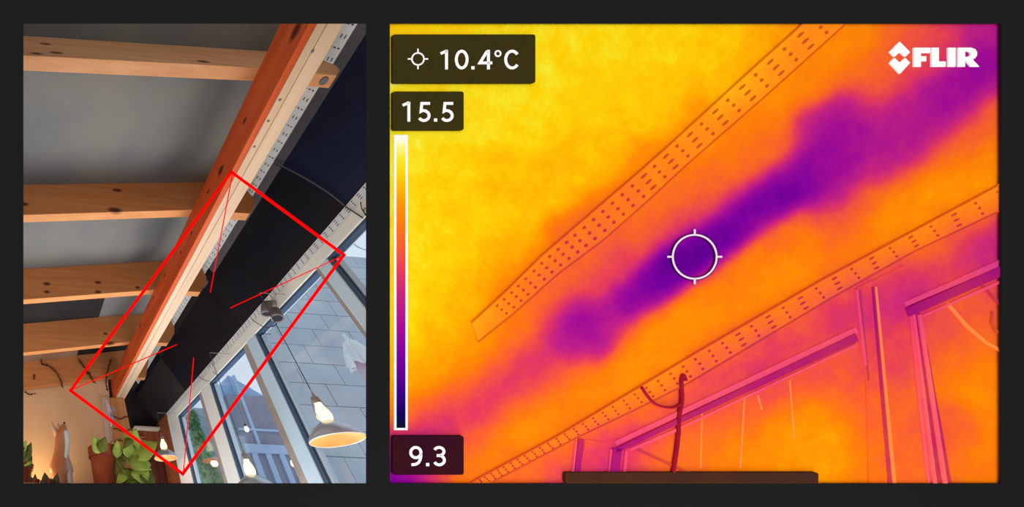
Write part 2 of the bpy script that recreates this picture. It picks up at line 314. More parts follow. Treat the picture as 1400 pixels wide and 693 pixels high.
tbuild('curtain_line', [(1345,388),(1362,408),(1380,420)], [(1342,390),(1359,411),(1380,424)], 12, 2, TD - .001, .001, mt_line, t)
tbuild('hanging_loop', [(1356,425),(1354,442),(1360,455),(1375,458)], [(1359,426),(1358,441),(1363,451),(1375,454)], 12, 2, TD - .001, .001, mt_line, t)
t = thing('window_post', B(1200, 480, TD), 'tall vertical post between the two thermal-picture windows', 'post')
tbuild('post_face', [(1171,394),(1176,420),(1184,520),(1188,668)], [(1238,362),(1241,424),(1253,540),(1268,668)], 30, 8, TD - .0008, .0008, mt_frame, t)
tbar('left_bead', (1172, 396), (1184, 500), 3, 3, TD - .0016, .0016, mt_pink, t)
tbar('left_shadow', (1176, 396), (1188, 520), 2.5, 2.5, TD - .0012, .0012, mt_line, t)
tbar('centre_groove', (1194, 392), (1218, 668), 2.5, 5, TD - .0016, .0016, mt_dark, t)
tbar('centre_bead', (1198, 392), (1224, 668), 2.5, 5, TD - .0018, .0018, mt_hot, t)
t = thing('window_post', B(800, 640, TD), 'short magenta post above the dark tab in the thermal picture', 'post')
tbar('post_face', (815, 603), (806, 668), 30, 34, TD - .0008, .0008, mt_frame, t)
tbar('left_shadow', (795, 600), (787, 668), 7, 8, TD - .0014, .0014, mt_dark, t)
tbar('left_bead', (788, 604), (781, 668), 3, 3, TD - .0012, .0012, mt_pink, t)
def tcable(name, pts, w_, label):
    mb = MB().tube([B(u, v, TD - .0022) for u, v in pts], w_ * D / F / 2, 6)
    return build(name, mb, mt_cab, loc=B(pts[-1][0], pts[-1][1], TD), smooth=True, label=label, cat='cable')
mt_cab = mat('thermal_cable', (165, 30, 40), (150, 20, 60), 40, rough=1, spec=0)
def smooth_pts(P, n=8):
    P = [np.array(p, float) for p in P]; P = [2 * P[0] - P[1]] + P + [2 * P[-1] - P[-2]]; out = []
    for i in range(1, len(P) - 2):
        for t_ in np.linspace(0, 1, n, endpoint=False):
            a, b, c, d = P[i - 1:i + 3]
            out.append(.5 * ((2 * b) + (-a + c) * t_ + (2 * a - 5 * b + 4 * c - d) * t_ ** 2 + (-a + 3 * b - 3 * c + d) * t_ ** 3))
    return out + [P[-2]]
tcable('hanging_cable', smooth_pts([(937,520),(934,512),(931,520),(932,546),(928,570),(927,594),(924,620),(920,645)]), 3.6, 'dark red cable hanging straight down over the thermal-picture window')
tcable('looped_cable', smooth_pts([(877,529),(885,541),(896,552),(912,557),(924,556),(931,552)]), 3, 'thin curved cable sagging from the lower perforated strip')
# readouts on the thermal picture
m_plate = mat('readout_plate', (58, 50, 18), (55, 48, 22), 30, rough=1, spec=0); m_plate2 = mat('readout_plate_plum', (50, 14, 34), (58, 22, 20), 12, rough=1, spec=0)
m_white = mat('readout_white', (253, 250, 248), rough=1, spec=0); m_tab = mat('tab_brown', (66, 38, 30), (74, 44, 26), 10, rough=1, spec=0)
def rrect(x0, y0, x1, y1, r, n=5):
    P = []
    for cx, cy, a0 in ((x1 - r, y0 + r, -90), (x1 - r, y1 - r, 0), (x0 + r, y1 - r, 90), (x0 + r, y0 + r, 180)):
        for k in range(n + 1): a = math.radians(a0 + 90 * k / n); P.append((cx + r * math.cos(a), cy + r * math.sin(a)))
    return P
def flat(P, dz, th): return MB().prism([B(u, v, dz) for u, v in P], fwd * th)
def ribbon(mb, P, w_, dz, closed=False):
    P = [np.array(p, float) for p in P]; n = len(P); Lf, Rt = [], []
    for i in range(n):
        a = P[i - 1] if (i or closed) else P[i]; b = P[(i + 1) % n] if (i < n - 1 or closed) else P[i]
        d1 = P[i] - a; d2 = b - P[i]; d1 = d1 / (np.linalg.norm(d1) or 1); d2 = d2 / (np.linalg.norm(d2) or 1); d = d1 + d2; d = d / (np.linalg.norm(d) or 1)
        c = max(.45, float(d @ (d2 if np.linalg.norm(d2) else d1))); nn = np.array([-d[1], d[0]]) * w_ / 2 / c; Lf.append(P[i] + nn); Rt.append(P[i] - nn)
    for i in range(n if closed else n - 1):
        k = (i + 1) % n; mb.prism([B(*q, dz) for q in (Lf[i], Lf[k], Rt[k], Rt[i])], fwd * .0004)
def arc(cx, cy, rx, ry, a0, a1, n=24): return [(cx + rx * math.cos(math.radians(a)), cy + ry * math.sin(math.radians(a))) for a in np.linspace(a0, a1, n)]
def dot(cx, cy, r): return [(cx - r, cy), (cx + r, cy)]
def five(x): return [(x + 245, 468), (x + 193, 468), (x + 188, 518), (x + 200, 512)] + arc(x + 206, 545, 33, 31, -75, 150, 18)
GLY = {
 '10.4°C': (4.62, 535, 40, 18, [([(312, 153), (346, 139), (349, 131)], 0), ([(349, 130), (349, 253)], 0), (arc(445, 191, 34, 53, 0, 352, 32), 1), ('dot', 516, 243, 10),
            ([(606, 138), (560, 212), (638, 212)], 0), ([(614, 130), (614, 253)], 0), ('thin', arc(674, 153, 17, 17, 0, 345, 20)), (arc(764, 191, 41, 53, -38, -322, 30), 0)]),
 '15.5': (4.62, 535, 40, 18, [([(72, 480), (106, 466), (111, 458)], 0), ([(111, 458), (111, 583)], 0), (five(0), 0), ('dot', 280, 573, 10), (five(146), 0)]),
 '9.3': (6.86, 533, 560, 26, [(arc(244, 402, 48, 48, 0, 352, 28), 1), ([(292, 402), (291, 440), (284, 472), (268, 498), (244, 512), (203, 517)], 0), ('dot', 355, 515, 15),
            (arc(462, 392, 46, 38, -155, 90, 20), 0), ([(440, 430), (464, 430)], 0), (arc(464, 474, 48, 43, -90, 155, 22), 0)])}
def text(body, parent, dz):
    sc_, ox, oy, w_, G = GLY[body]; mb = None
    def cv(P): return [(ox + x / sc_, oy + y / sc_) for x, y in P]
    for g in G:
        mb = MB()
        if g[0] == 'dot': ribbon(mb, cv(dot(*g[1:])), 2 * g[3] / sc_, dz)
        elif g[0] == 'thin': ribbon(mb, cv(g[1]), 10 / sc_, dz, True)
        else: ribbon(mb, cv(g[0]), w_ / sc_, dz, bool(g[1]))
        yield mb
def ringmesh(c, r, w_, ticks, dz):
    mb = MB(); n = 40; r0, r1 = r - w_ / 2, r + w_ / 2
    for k in range(n):
        a, b = 2 * math.pi * k / n, 2 * math.pi * (k + 1) / n
        mb.prism([B(c[0] + q * math.cos(t_), c[1] + q * math.sin(t_), dz) for q, t_ in ((r0, a), (r1, a), (r1, b), (r0, b))], fwd * .0004)
    return mb
def tickmesh(c, a, r0, r1, w_, dz):
    d = np.array([math.cos(a), math.sin(a)]); n = np.array([-d[1], d[0]]) * w_ / 2; c = np.array(c)
    return flat([c + d * r0 + n, c + d * r1 + n, c + d * r1 - n, c + d * r0 - n], dz, .0004)
PD = TD - .0045
def plate(rect, label, m_, txt, box_):
    t = thing('readout_plate', B((rect[0] + rect[2]) / 2, rect[3], TD), label, 'readout'); build('plate', flat(rrect(*rect, 3), PD, .0045), m_, t); lm = MB()
    for q in text(txt, t, PD - .0004): lm.add(q.v, q.f)
    build('lettering', lm, m_white, t); return t
t = plate((537, 47, 732, 113.5), 'dark olive plate reading 10.4°C beside a small aiming mark', m_plate, '10.4°C', (602, 67.6, 711, 95.2))
build('aiming_ring', ringmesh((571.5, 80.5), 8.2, 2, 0, PD - .0004), m_white, t)
for a in range(4): build('aiming_tick', tickmesh((571.5, 80.5), a * math.pi / 2, 8.5, 14, 2, PD - .0004), m_white, t)
plate((537, 125, 634, 178), 'dark olive plate reading 15.5 above the colour scale', m_plate, '15.5', (550, 139, 621, 166.5))
plate((537, 596, 634, 649), 'dark plum plate reading 9.3 below the colour scale', m_plate2, '9.3', (559.5, 609.5, 610, 637.5))
t = thing('colour_scale', B(548, 588, TD), 'tall narrow colour scale from white through orange to black', 'colour scale')
for r_ in ((539, 184.5, 542, 588), (554.5, 184.5, 557.5, 588), (542, 184.5, 554.5, 187.5), (542, 585, 554.5, 588)):
    build('border', flat([(r_[0], r_[1]), (r_[2], r_[1]), (r_[2], r_[3]), (r_[0], r_[3])], PD + .003, .0015), m_white, t)
A_ = [(542, 187.5), (542, 585)]; B_ = [(554.5, 187.5), (554.5, 585)]
mb, uv = strip_mesh(A_, B_, 60, 2, PD + .0032, .0013); m, nt, b = base_mat('scale_gradient', 1, 0); at = N(nt, 'ShaderNodeAttribute', attribute_name='temp'); cr = palette(nt)
nt.links.new(at.outputs['Fac'], cr.inputs[0]); nt.links.new(cr.outputs[0], b.inputs['Base Color'])
o = build('gradient_bar', mb, m, t); a = o.data.attributes.new('temp', 'FLOAT', 'POINT'); yy = np.clip((585 - uv[:, 1]) / 397.5, 0, 1)
a.data.foreach_set('value', np.interp(yy, [0, .05, .2, .33, .45, .55, .65, .78, .88, .97, 1], [0, .05, .2, .34, .45, .55, .66, .8, .93, .985, 1]).astype(np.float32))
m_cross = mat('crosshair_white', (240, 215, 235), rough=1, spec=0); m_crossd = mat('crosshair_outline', (60, 20, 60), rough=1, spec=0)
t = thing('aiming_crosshair', B(950, 351, TD), 'round pale crosshair over the coldest purple patch', 'crosshair')
build('outline_ring', ringmesh((950, 351), 30, 4.6, 0, TD - .002), m_crossd, t, label='dark ring outline')
build('ring', ringmesh((950, 351), 30, 2.4, 0, TD - .0024), m_cross, t)
for a in range(4): build('tick', tickmesh((950, 351), a * math.pi / 2, 30.5, 37.5, 2.6, TD - .0024), m_cross, t)
t = thing('logo', B(1277, 93, TD), 'white logo of a split diamond beside the letters FLIR', 'logo')
def LG(P): return [(1200 + x / 8.235, 45 + y / 8.235) for x, y in P]
for nm, P in (('diamond_half', [(250,98),(366,215),(312,270),(250,215),(190,270),(136,215)]), ('diamond_half', [(190,280),(250,335),(312,280),(366,337),(252,460),(136,337)]),
              ('letter', [(408,165),(592,165),(592,226),(488,226),(488,262),(548,262),(548,318),(488,318),(488,380),(408,380)]),
              ('letter', [(608,165),(690,165),(690,320),(766,320),(766,380),(608,380)]), ('letter', [(795,165),(878,165),(878,380),(795,380)])):
    build(nm, flat(LG(P), PD + .003, .0015), m_white, t)
mb = MB()
for P in ([(906,165),(985,165),(985,380),(906,380)], [(985,165),(1050,165),(1100,182),(1120,215),(1120,250),(1100,283),(1070,297),(1146,380),(1055,380),(985,305),(985,268),(1022,268),(1045,252),(1048,238),(1045,222),(1022,208),(985,208)]):
    mb.prism([B(u, v, PD + .003) for u, v in LG(P)], fwd * .0015)
build('letter', mb, m_white, t)
build('message_tab', flat(rrect(773, 646, 1119, 661, 3), PD, .0045), m_tab, loc=B(946, 661, TD), label='blank dark brown tab at the lower edge of the thermal picture', cat='tab')
# red outline and leader lines, hung in the left opening
m_red = mat('red_paint', (252, 4, 4), rough=1, spec=0)
t = thing('red_outline', B(250, 649, 0), 'tilted bright red rectangle outline around the sloping dark board', 'outline')
QC = [(316.5, 235), (470.5, 348.5), (250, 648), (96.5, 534)]
for i in range(4):
    a, b = np.array(QC[i]), np.array(QC[(i + 1) % 4]); d = (b - a) / np.linalg.norm(b - a); n = np.array([-d[1], d[0]]) * 2
    build('outline_strip', flat([a - d * 2 + n, b + d * 2 + n, b + d * 2 - n, a - d * 2 - n], 0, .0012), m_red, t)
for a, b in (((318, 238), (287.5, 400)), ((468, 350), (315, 421)), ((98, 533), (242, 471)), ((251, 645), (265, 489))):
    a, b = np.array(a, float), np.array(b, float); d = (b - a) / np.linalg.norm(b - a); n = np.array([-d[1], d[0]]) * .65
    build('leader_line', flat([a + n, b + n, b - n, a - n], .0003, .0008), m_red, t)

# ================================================================ THE ROOM BEHIND THE LEFT OPENING
def zr(y): return 1.0125 - .18 * y                           # underside of the sloping rafters
m_ceil = mat('grey_ceiling_board', (120, 120, 116), (106, 110, 112), 3, rough=.7, bump=.2)
m_ceil_d = mat('black_ceiling_board', (32, 30, 32), (40, 38, 38), 5, rough=.8)
m_ceil_b = mat('brown_plaster', (150, 118, 98), (138, 106, 88), 8, rough=.9)
JX = [.262, .799, 1.324, 1.843, 2.338]; JW = .038; JH = .205
ceil = bpy.data.objects.new('ceiling', None); C.objects.link(ceil); prop(ceil, kind='structure')
def slab(name, x0, x1, y0, y1, m_, dz=0, **kw):
    mb = MB().hexa([T(q) for q in [(x0, y0, zr(y0) + JH + dz), (x1, y0, zr(y0) + JH + dz), (x1, y1, zr(y1) + JH + dz), (x0, y1, zr(y1) + JH + dz),
                    (x0, y0, zr(y0) + JH + .03), (x1, y0, zr(y0) + JH + .03), (x1, y1, zr(y1) + JH + .03), (x0, y1, zr(y1) + JH + .03)]])
    return build(name, mb, m_, ceil, **kw)
YL, YR = .62, -.99
slab('ceiling_board', 0, JX[0] + .017, YL, YR, m_ceil)
slab('ceiling_board', JX[0] + .019, JX[1] + .017, YL, YR, m_ceil)
slab('ceiling_board', JX[1] + .019, JX[2] + .017, YL, YR, m_ceil)
slab('ceiling_board', JX[2] + .019, JX[3] + .017, YL, -.44, m_ceil_d, label='black ceiling board')
slab('ceiling_board', JX[2] + .019, JX[3] + .017, -.442, YR, m_ceil)
slab('ceiling_board', JX[3] + .019, JX[4] + .06, YL, -.36, m_ceil_b, -.012, label='brown plastered ceiling board')
slab('ceiling_board', JX[3] + .019, 2.92, -.362, YR, m_ceil_d, label='black ceiling board')
# rafters
def W3(p): return tuple(T(p))
KN = {0: [((50, 73), .009), ((77, 72), .011), ((278, 84), .012), ((62, 60), .01)], 1: [((32, 279), .012), ((157, 287), .016), ((160, 260), .012)],
      2: [((64, 388), .011), ((64, 399), .009), ((134, 386), .01), ((134, 399), .01), ((188, 393), .008)], 3: [((151, 471), .02), ((144, 456), .008)], 4: [((120, 510), .01)]}
RL = ['nearest pine rafter, with two dark knots near its left end', 'second pine rafter from the top, with one big oval knot', 'third pine rafter from the top, with paired small knots', 'fourth pine rafter, wide face with a single dark knot near the beam', 'farthest pine rafter against the plaster wall, vine draped over it']
m_bolt = mat('grey_bolt', (95, 100, 112), rough=.5)
for i, x in enumerate(JX):
    yl = YL; ytail = -.897
    prof = [(yl, zr(yl) + JH), (yl, zr(yl)), (-.63, 1.1265), (-.875, 1.133), (-.93, 1.205), (-.945, 1.25), (-.925, zr(-.925) + JH)]
    if i == 4: prof = [(yl, zr(yl) + JH), (yl, zr(yl)), (-.63, 1.1265), (-.87, 1.133), (-.92, zr(-.9) + .1), (-.92, zr(-.92) + JH)]
    loc = T((x, -.2, zr(-.2)))
    kn = [(tuple(np.array(T(atx(u, v, x))) - np.array(loc)), r) for (u, v), r in KN[i]]
    col = ((206, 152, 108), (186, 126, 82)) if i == 0 else ((208, 146, 92), (190, 122, 70))
    m_ = wood('pine_rafter', *col, 'y', kn)
    t = thing('rafter', loc, RL[i], 'rafter', 'roof rafters')
    build('timber', MB().prism([T((x, y, z)) for y, z in prof], (JW * S, 0, 0)), m_, t, bevel=.002)
    if i == 0: build('bolt', MB().lathe([(0, .003), (.012, .003), (.015, 0), (.015, -.003)], T((x + .019, -.845, 1.132)), 14, axis=(0, 0, -1)), m_bolt, t, label='grey bolt head')
# main beam: orange lamplight painted into the side board, plus two pale planks
b0 = T((1.0, -.67, 1.0))
def k3(pts): return [(tuple(np.array(T(aty(u, v, -.627))) - np.array(b0)), r) for u, v, r in pts]
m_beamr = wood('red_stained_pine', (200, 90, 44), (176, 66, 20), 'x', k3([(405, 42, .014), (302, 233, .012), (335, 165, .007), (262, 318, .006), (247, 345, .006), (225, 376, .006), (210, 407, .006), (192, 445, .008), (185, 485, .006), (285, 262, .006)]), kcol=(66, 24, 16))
m_beamp = wood('pale_planed_pine', (208, 184, 158), (190, 162, 134), 'x', k3([]))
bt = thing('main_beam', b0, 'long diagonal timber beam, red-brown side and pale planed underside', 'beam')
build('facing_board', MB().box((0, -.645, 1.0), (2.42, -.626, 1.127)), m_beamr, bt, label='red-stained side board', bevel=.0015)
build('pale_plank', MB().box((0, -.669, .9985), (2.42, -.6455, 1.125)), m_beamp, bt, bevel=.002, label='pale underside plank')
build('pale_plank', MB().box((0, -.713, 1.0005), (2.42, -.6715, 1.125)), m_beamp, bt, bevel=.002, label='pale underside plank')
mbn = MB()
for u, v in ((340, 132), (314, 160), (292, 195), (427, 70)):
    p = atz(u, v, .999); mbn.lathe([(0, .001), (.004, .001), (.005, 0)], T((p[0], min(max(p[1], -.70), -.655), .9985)), 8, axis=(0, 0, -1))
build('nail_head', mbn, m_bolt, bt, kind='stuff')

# sloping dark board between the two perforated strips
TOPY, TOPZ, BOTY, BOTZ = -.97, 1.30, -1.1093, 1.014
def pn(t_, x, off=0):         # t 0 top .. 1 bottom on the leaning plane, off = towards the room
    nrm = np.array([0, .899, -.438]); return T(np.array([x, TOPY + (BOTY - TOPY) * t_, TOPZ + (BOTZ - TOPZ) * t_]) + nrm * off)
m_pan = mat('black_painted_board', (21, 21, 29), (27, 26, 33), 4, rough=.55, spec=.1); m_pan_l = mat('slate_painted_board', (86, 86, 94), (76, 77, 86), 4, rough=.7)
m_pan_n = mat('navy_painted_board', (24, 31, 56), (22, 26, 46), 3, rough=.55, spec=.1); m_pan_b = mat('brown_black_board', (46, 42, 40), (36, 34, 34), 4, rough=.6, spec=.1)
sof = bpy.data.objects.new('wall_soffit', None); C.objects.link(sof); prop(sof, kind='structure', label='leaning dark boards between ceiling and windows')
def pslab(x0, x1, t0, t1, m_, off=0, th=.02, t2=None, **kw):
    mb = MB().hexa([pn(t0, x0, off), pn(t0, x1, off), pn(t1, x1, off), pn(t1, x0, off), pn(t0, x0, off - th), pn(t0, x1, off - th), pn(t1, x1, off - th), pn(t1, x0, off - th)])
    return build('soffit_board', mb, m_, sof, **kw)
def tb(u, v):                 # leaning-plane parameter seen at a pixel
    d = ray(u, v); p0 = np.array([0, TOPY, TOPZ]); nrm = np.array([0, .899, -.438]); q = d * (p0.dot(nrm) / d.dot(nrm)); return (q[1] - TOPY) / (BOTY - TOPY), q[0]
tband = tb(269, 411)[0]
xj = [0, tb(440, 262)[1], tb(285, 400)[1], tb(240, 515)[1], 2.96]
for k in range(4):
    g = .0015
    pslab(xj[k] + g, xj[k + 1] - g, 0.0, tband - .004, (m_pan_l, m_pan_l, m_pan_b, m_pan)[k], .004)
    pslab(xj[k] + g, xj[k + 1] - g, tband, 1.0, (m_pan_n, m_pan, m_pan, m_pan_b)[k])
pslab(0, 2.96, -.42, -.165, m_ceil_d, -.006)
pslab(tb(293, 382)[1] - .03, tb(293, 382)[1] + .035, tband - .12, tband + .02, m_pan, .008, .01)
# perforated metal strips
m_bead = mat('white_metal_strip', (226, 234, 238), (214, 224, 230), 6, rough=.5); m_slot = mat('dark_slot', (50, 58, 66), rough=.9)
def bead(label, P, xs0, xs1, kindz, pitch):
    """P(x, s, off): point across the strip, s in 0..1"""
    t = thing('perforated_strip', P(1.2, .5, 0), label, 'trim strip', 'perforated strips')
    mb = MB().hexa([P(xs0, 0, .003), P(xs1, 0, .003), P(xs1, 1, .003), P(xs0, 1, .003), P(xs0, 0, -.002), P(xs1, 0, -.002), P(xs1, 1, -.002), P(xs0, 1, -.002)])
    build('strip_face', mb, m_bead, t)
    sl = MB(); x = xs0 + .02; k = 0
    while x < xs1 - .02:
        for s_ in (.22, .5, .78):
            a, b = (.0055, .035) if k % 2 else (.0018, .075)
            sl.hexa([P(x - a + dx, s_ + ds, .0035) for dx, ds in ((0, -b), (2 * a, -b), (2 * a, b), (0, b))] + [P(x - a + dx, s_ + ds, .001) for dx, ds in ((0, -b), (2 * a, -b), (2 * a, b), (0, b))])
        x += pitch; k += 1
    build('slot', sl, m_slot, t, kind='stuff'); return t
bead('long white perforated metal strip between main beam and dark boards', lambda x, s_, o: pn(-.16 + .155 * s_, x, o + .002), 0, 2.8, 0, .034)
YW = -1.11
bead('long white perforated metal strip along the top of the window frames', lambda x, s_, o: T((x, YW + o, 1.012 - .036 * s_)), .3, 2.66, 0, .03)

# window wall
m_fr = mat('white_window_frame', (226, 232, 232), (216, 228, 236), 2, rough=.4, spec=.3); m_frb = mat('pale_blue_frame', (182, 212, 234), (190, 218, 236), 2, rough=.4, spec=.3)  # bluish daylight cast put into the blue frame colour
m_gas = mat('dark_blue_gasket', (62, 84, 112), rough=.6); m_tau = mat('taupe_seal', (160, 152, 146), (150, 142, 138), 9, rough=.7); m_pane = glass_mat('window_glass', (.84, .91, .98))
m_head = mat('window_head_white', (234, 236, 226), (222, 228, 228), 3, rough=.5)
MUL = [(.827, .893, .878), (1.369, 1.492, 1.45), (1.919, 2.085, 2.045), (2.472, 2.664, 2.664)]
head = build('trim_1', MB().box((.4, YW - .05, .924), (2.664, YW + .004, .976)), m_head, kind='structure', bevel=.003, label='white window head rail')
build('trim_2', MB().box((.3, YW - .05, .976), (2.664, YW - .0025, 1.04)), m_fr, kind='structure')
zb_ = [.66, .26, .18, .14, .14]
openings = [(.42, MUL[0][0], .64), (MUL[0][1], MUL[1][0], .2), (MUL[1][1], MUL[2][0], .12), (MUL[2][1], MUL[3][0], .12)]
for i, (x0, x1, zb) in enumerate(openings):
    wn = bpy.data.objects.new('window_%d' % (i + 1), None); C.objects.link(wn); wn.location = T(((x0 + x1) / 2, YW, zb)); prop(wn, kind='structure')
    g = .014 + .004 * i
    build('gasket', MB().box((x0, YW - .03, .924 - .011), (x1, YW - .001, .924)), m_gas, wn)
    build('gasket', MB().box((x1 - g, YW - .03, zb), (x1, YW - .001, .912)), m_gas, wn)
    build('glazing_bead', MB().box((x1 - g * 1.8, YW - .03, zb), (x1 - g, YW - .012, .905)), m_frb, wn, bevel=.002)
    build('pane', MB().box((x0, YW - .028, zb), (x1 - g, YW - .022, .912)), m_pane, wn)
    if i: build('seal_strip', MB().box((MUL[i - 1][2], YW - .03, zb), (MUL[i - 1][1], YW + .001, .924)), m_tau, wn)
    build('bottom_rail', MB().box((x0, YW - .05, zb - .05), (x1, YW + .003, zb)), m_frb, wn, bevel=.003)
for i, (x0, x1, xs) in enumerate(MUL):
    build('trim_%d' % (i + 3), MB().box((x0, YW - .05, (.2, .12, .12, .12)[i]), (xs, YW + .004, .9235)), m_frb if i < 2 else m_fr, kind='structure', bevel=.003)

# far end: brown timber wall, door, plaster wall, post
m_bw = wood('brown_door_timber', (150, 84, 50), (120, 62, 36), 'z'); m_bd = wood('dark_red_door', (92, 42, 34), (70, 30, 26), 'z'); m_jamb = wood('light_brown_jamb', (178, 118, 76), (160, 100, 60), 'z')
m_plas = mat('warm_plaster', (226, 192, 156), (216, 180, 144), 2.5, rough=.95, bump=.3); m_pw = mat('pale_plaster', (196, 186, 178), rough=.9)
build('wall_far', MB().box((2.4, -.6, .1), (2.46, .62, 1.15)), m_plas, kind='structure', label='warm beige plaster end wall')
build('trim_7', MB().box((2.386, -.572, .1), (2.42, -.545, 1.0)), m_pw, kind='structure', bevel=.004, label='pale corner batten beside the wooden post')
build('wall_end', MB().box((2.93, -1.3, .1), (2.97, -.55, .975)), m_bw, kind='structure', label='brown timber end wall beyond the windows')
build('trim_8', MB().box((2.86, -1.11, .962), (2.93, -.9, .975)), mat('pale_ledge', (190, 180, 170)), kind='structure', label='thin pale ledge under the dark boards')
build('wall_window_end', MB().box((2.665, YW - .05, .1), (2.93, YW, 1.04)), m_bw, kind='structure')
build('wall_far_upper', MB().box((2.42, -.99, 1.0), (2.46, -.56, 1.6)), m_ceil_d, kind='structure') if False else None
build('wall_end_upper', MB().box((2.93, -1.2, .975), (2.97, -.3, 1.6)), m_ceil_d, kind='structure')
dr = thing('door_1', T((2.9, -1.0, .1)), None, None); prop(dr, kind='structure')
build('jamb', MB().box((2.9, -.985, .1), (2.93, -.955, .9)), m_jamb, dr, bevel=.003)
build('jamb', MB().box((2.9, -.985, .885), (2.93, -.72, .91)), m_jamb, dr, bevel=.003)
build('inner_wall', MB().box((2.915, -.955, .1), (2.93, -.72, .885)), m_pw, dr, label='pale wall seen through the doorway')
build('leaf', MB().box((2.905, -1.1, .1), (2.93, -.99, .78)), m_bd, dr, label='dark red-brown door leaf')
for k in range(2): build('leaf_panel', MB().box((2.9, -1.092 + k * .052, .15), (2.906, -1.05 + k * .052, .74)), m_bd, dr, bevel=.002)
# wooden post under the beam end
m_post = wood('post_pine', (196, 142, 92), (174, 116, 70), 'z')
t = thing('wooden_post', T((2.42, -.64, .1)), 'pale wooden post under the far end of the beam', 'post')
build('timber', MB().prism([T((2.389, -.60, .1)), T((2.389, -.775, .1)), T((2.389, -.703, .997)), T((2.389, -.60, .997))], (.06 * S, 0, 0)), m_post, t, bevel=.002)
for k, z in enumerate((.86, .78, .71, .63, .55)):
    build('dark_band', MB().tube([T((2.386, y, z + .01 * math.sin(y * 60 + k))) for y in np.linspace(-.602, -.70 - (.997 - z) * .08, 6)], .004, 5), mat('dark_cord', (84, 52, 34)) if k == 0 else bpy.data.materials['dark_cord'], t, smooth=True)

# ---- twisted dark twig garlands
m_twig = mat('dark_twig', (86, 56, 42), (60, 38, 30), 40, rough=.9)
def garland(pts, x, label, r=.004):
    base = [np.array(T(atx(u, v, x))) for u, v in pts]; P = smooth_pts(base, 10); mb = MB()
    mb.tube(P, r, 5)
    for p in P[::1]:
        for _ in range(2):
            d = np.random.normal(size=3); d[0] = -abs(d[0]) * .5; d = d / np.linalg.norm(d) * random.uniform(.008, .02); mb.tube([p, np.array(p) + d], [r * .7, r * .2], 4)
    return build('twig_garland', mb, m_twig, loc=tuple(base[-1]), smooth=False, label=label, cat='garland', group='twig garlands on the far rafter')
garland([(58, 484), (57, 497), (66, 500), (75, 507), (82, 518), (86, 530)], 2.325, 'leftmost dark twig garland hanging over the farthest rafter')
garland([(108, 492), (113, 499), (120, 508), (125, 517), (130, 524)], 2.325, 'dark twig garland hanging over the rafter in the middle of three')
garland([(152, 491), (149, 500), (146, 512), (145, 524), (147, 534)], 2.32, 'dark twig garland hanging nearest the wooden post')
garland([(47, 512), (46, 519)], 2.334, 'short stub of dark twig on the far rafter at the left', .003)
garland([(34, 536), (40, 539), (48, 538)], 2.325, 'tiny dark twig lying along the lower edge of the far rafter', .003)

# ---- pendant lamps
m_cord = mat('grey_cord', (70, 74, 82)); m_sock = mat('pale_metal_socket', (150, 142, 132), rough=.35); m_sho = mat('enamel_shade', (200, 216, 228), (170, 182, 194), 7, rough=.25, spec=.8, metal=.4)
m_shi = mat('copper_shade_lining', (226, 150, 100), (206, 128, 84), 8, rough=.4); m_bulb = emit('glowing_bulb', (255, 230, 175), 1.7)
def pendant(x, y, zrim, r, label, dark=False):
    c = np.array(T((x, y, zrim))); hgt = .05
    t = thing('pendant_lamp', tuple(c), label, 'pendant lamp', 'pendant lamps by the windows')
    pr = [(1.0, 0), (1.0, .05), (.93, .3), (.78, .62), (.58, .9), (.36, 1.12), (.3, 1.2)]
    sh = build('shade', MB().lathe([(r * a, hgt * b) for a, b in pr] + [(r * a - .002, hgt * b - .001) for a, b in reversed(pr)], c, 36, close=True), m_sho, t, smooth=True)
    build('shade_lining', MB().lathe([((r * a - .003), hgt * b - .0015) for a, b in pr[1:]] , c, 36), m_shi, sh, smooth=True, label='warm copper inside of the shade')
    zt = hgt
    build('bulb', MB().lathe([(0, zt - .005), (.011, zt), (.021, zt + .014), (.025, zt + .03), (.021, zt + .048), (.013, zt + .066), (.011, zt + .078)], c, 18), m_bulb, t, smooth=True, label='glowing filament bulb')
    build('socket', MB().lathe([(.0115, zt + .076), (.013, zt + .078), (.012, zt + .096), (.006, zt + .102), (.003, zt + .115), (0, zt + .13)], c, 16), m_sock, t, smooth=True)
    for s_ in (-1, 1):
        build('bracket_arm', MB().tube([c + np.array((0, s_ * .014, zt + .1)), c + np.array((0, s_ * .03, zt + .05)), c + np.array((0, s_ * r * .3, zt - .004))], .0013, 6), m_sock, t, smooth=True)
    top = np.array(T((x, y, .95)))
    build('cord', MB().tube([c + np.array((0, 0, zt + .128)), top], .0018, 6), m_cord, t)
    build('ceiling_hook', MB().tube([top + np.array((0, 0, -.004)), top, np.array(T((x, YW, .95)))], .0015, 6), m_sock, t)
    l = point('bulb_light', tuple(c + np.array((0, .0, -.02))), .5, (1, .6, .28), .02); return t
pendant(1.085, -.99, .357, .086, 'pendant lamp with wide enamel shade beside the right-hand window, bulb glowing')
pendant(1.615, -.99, .318, .09, 'pendant lamp mostly cut off at the bottom, hanging before the middle window')
pendant(2.50, -.97, .655, .085, 'small far pendant lamp glowing in front of the brown door')

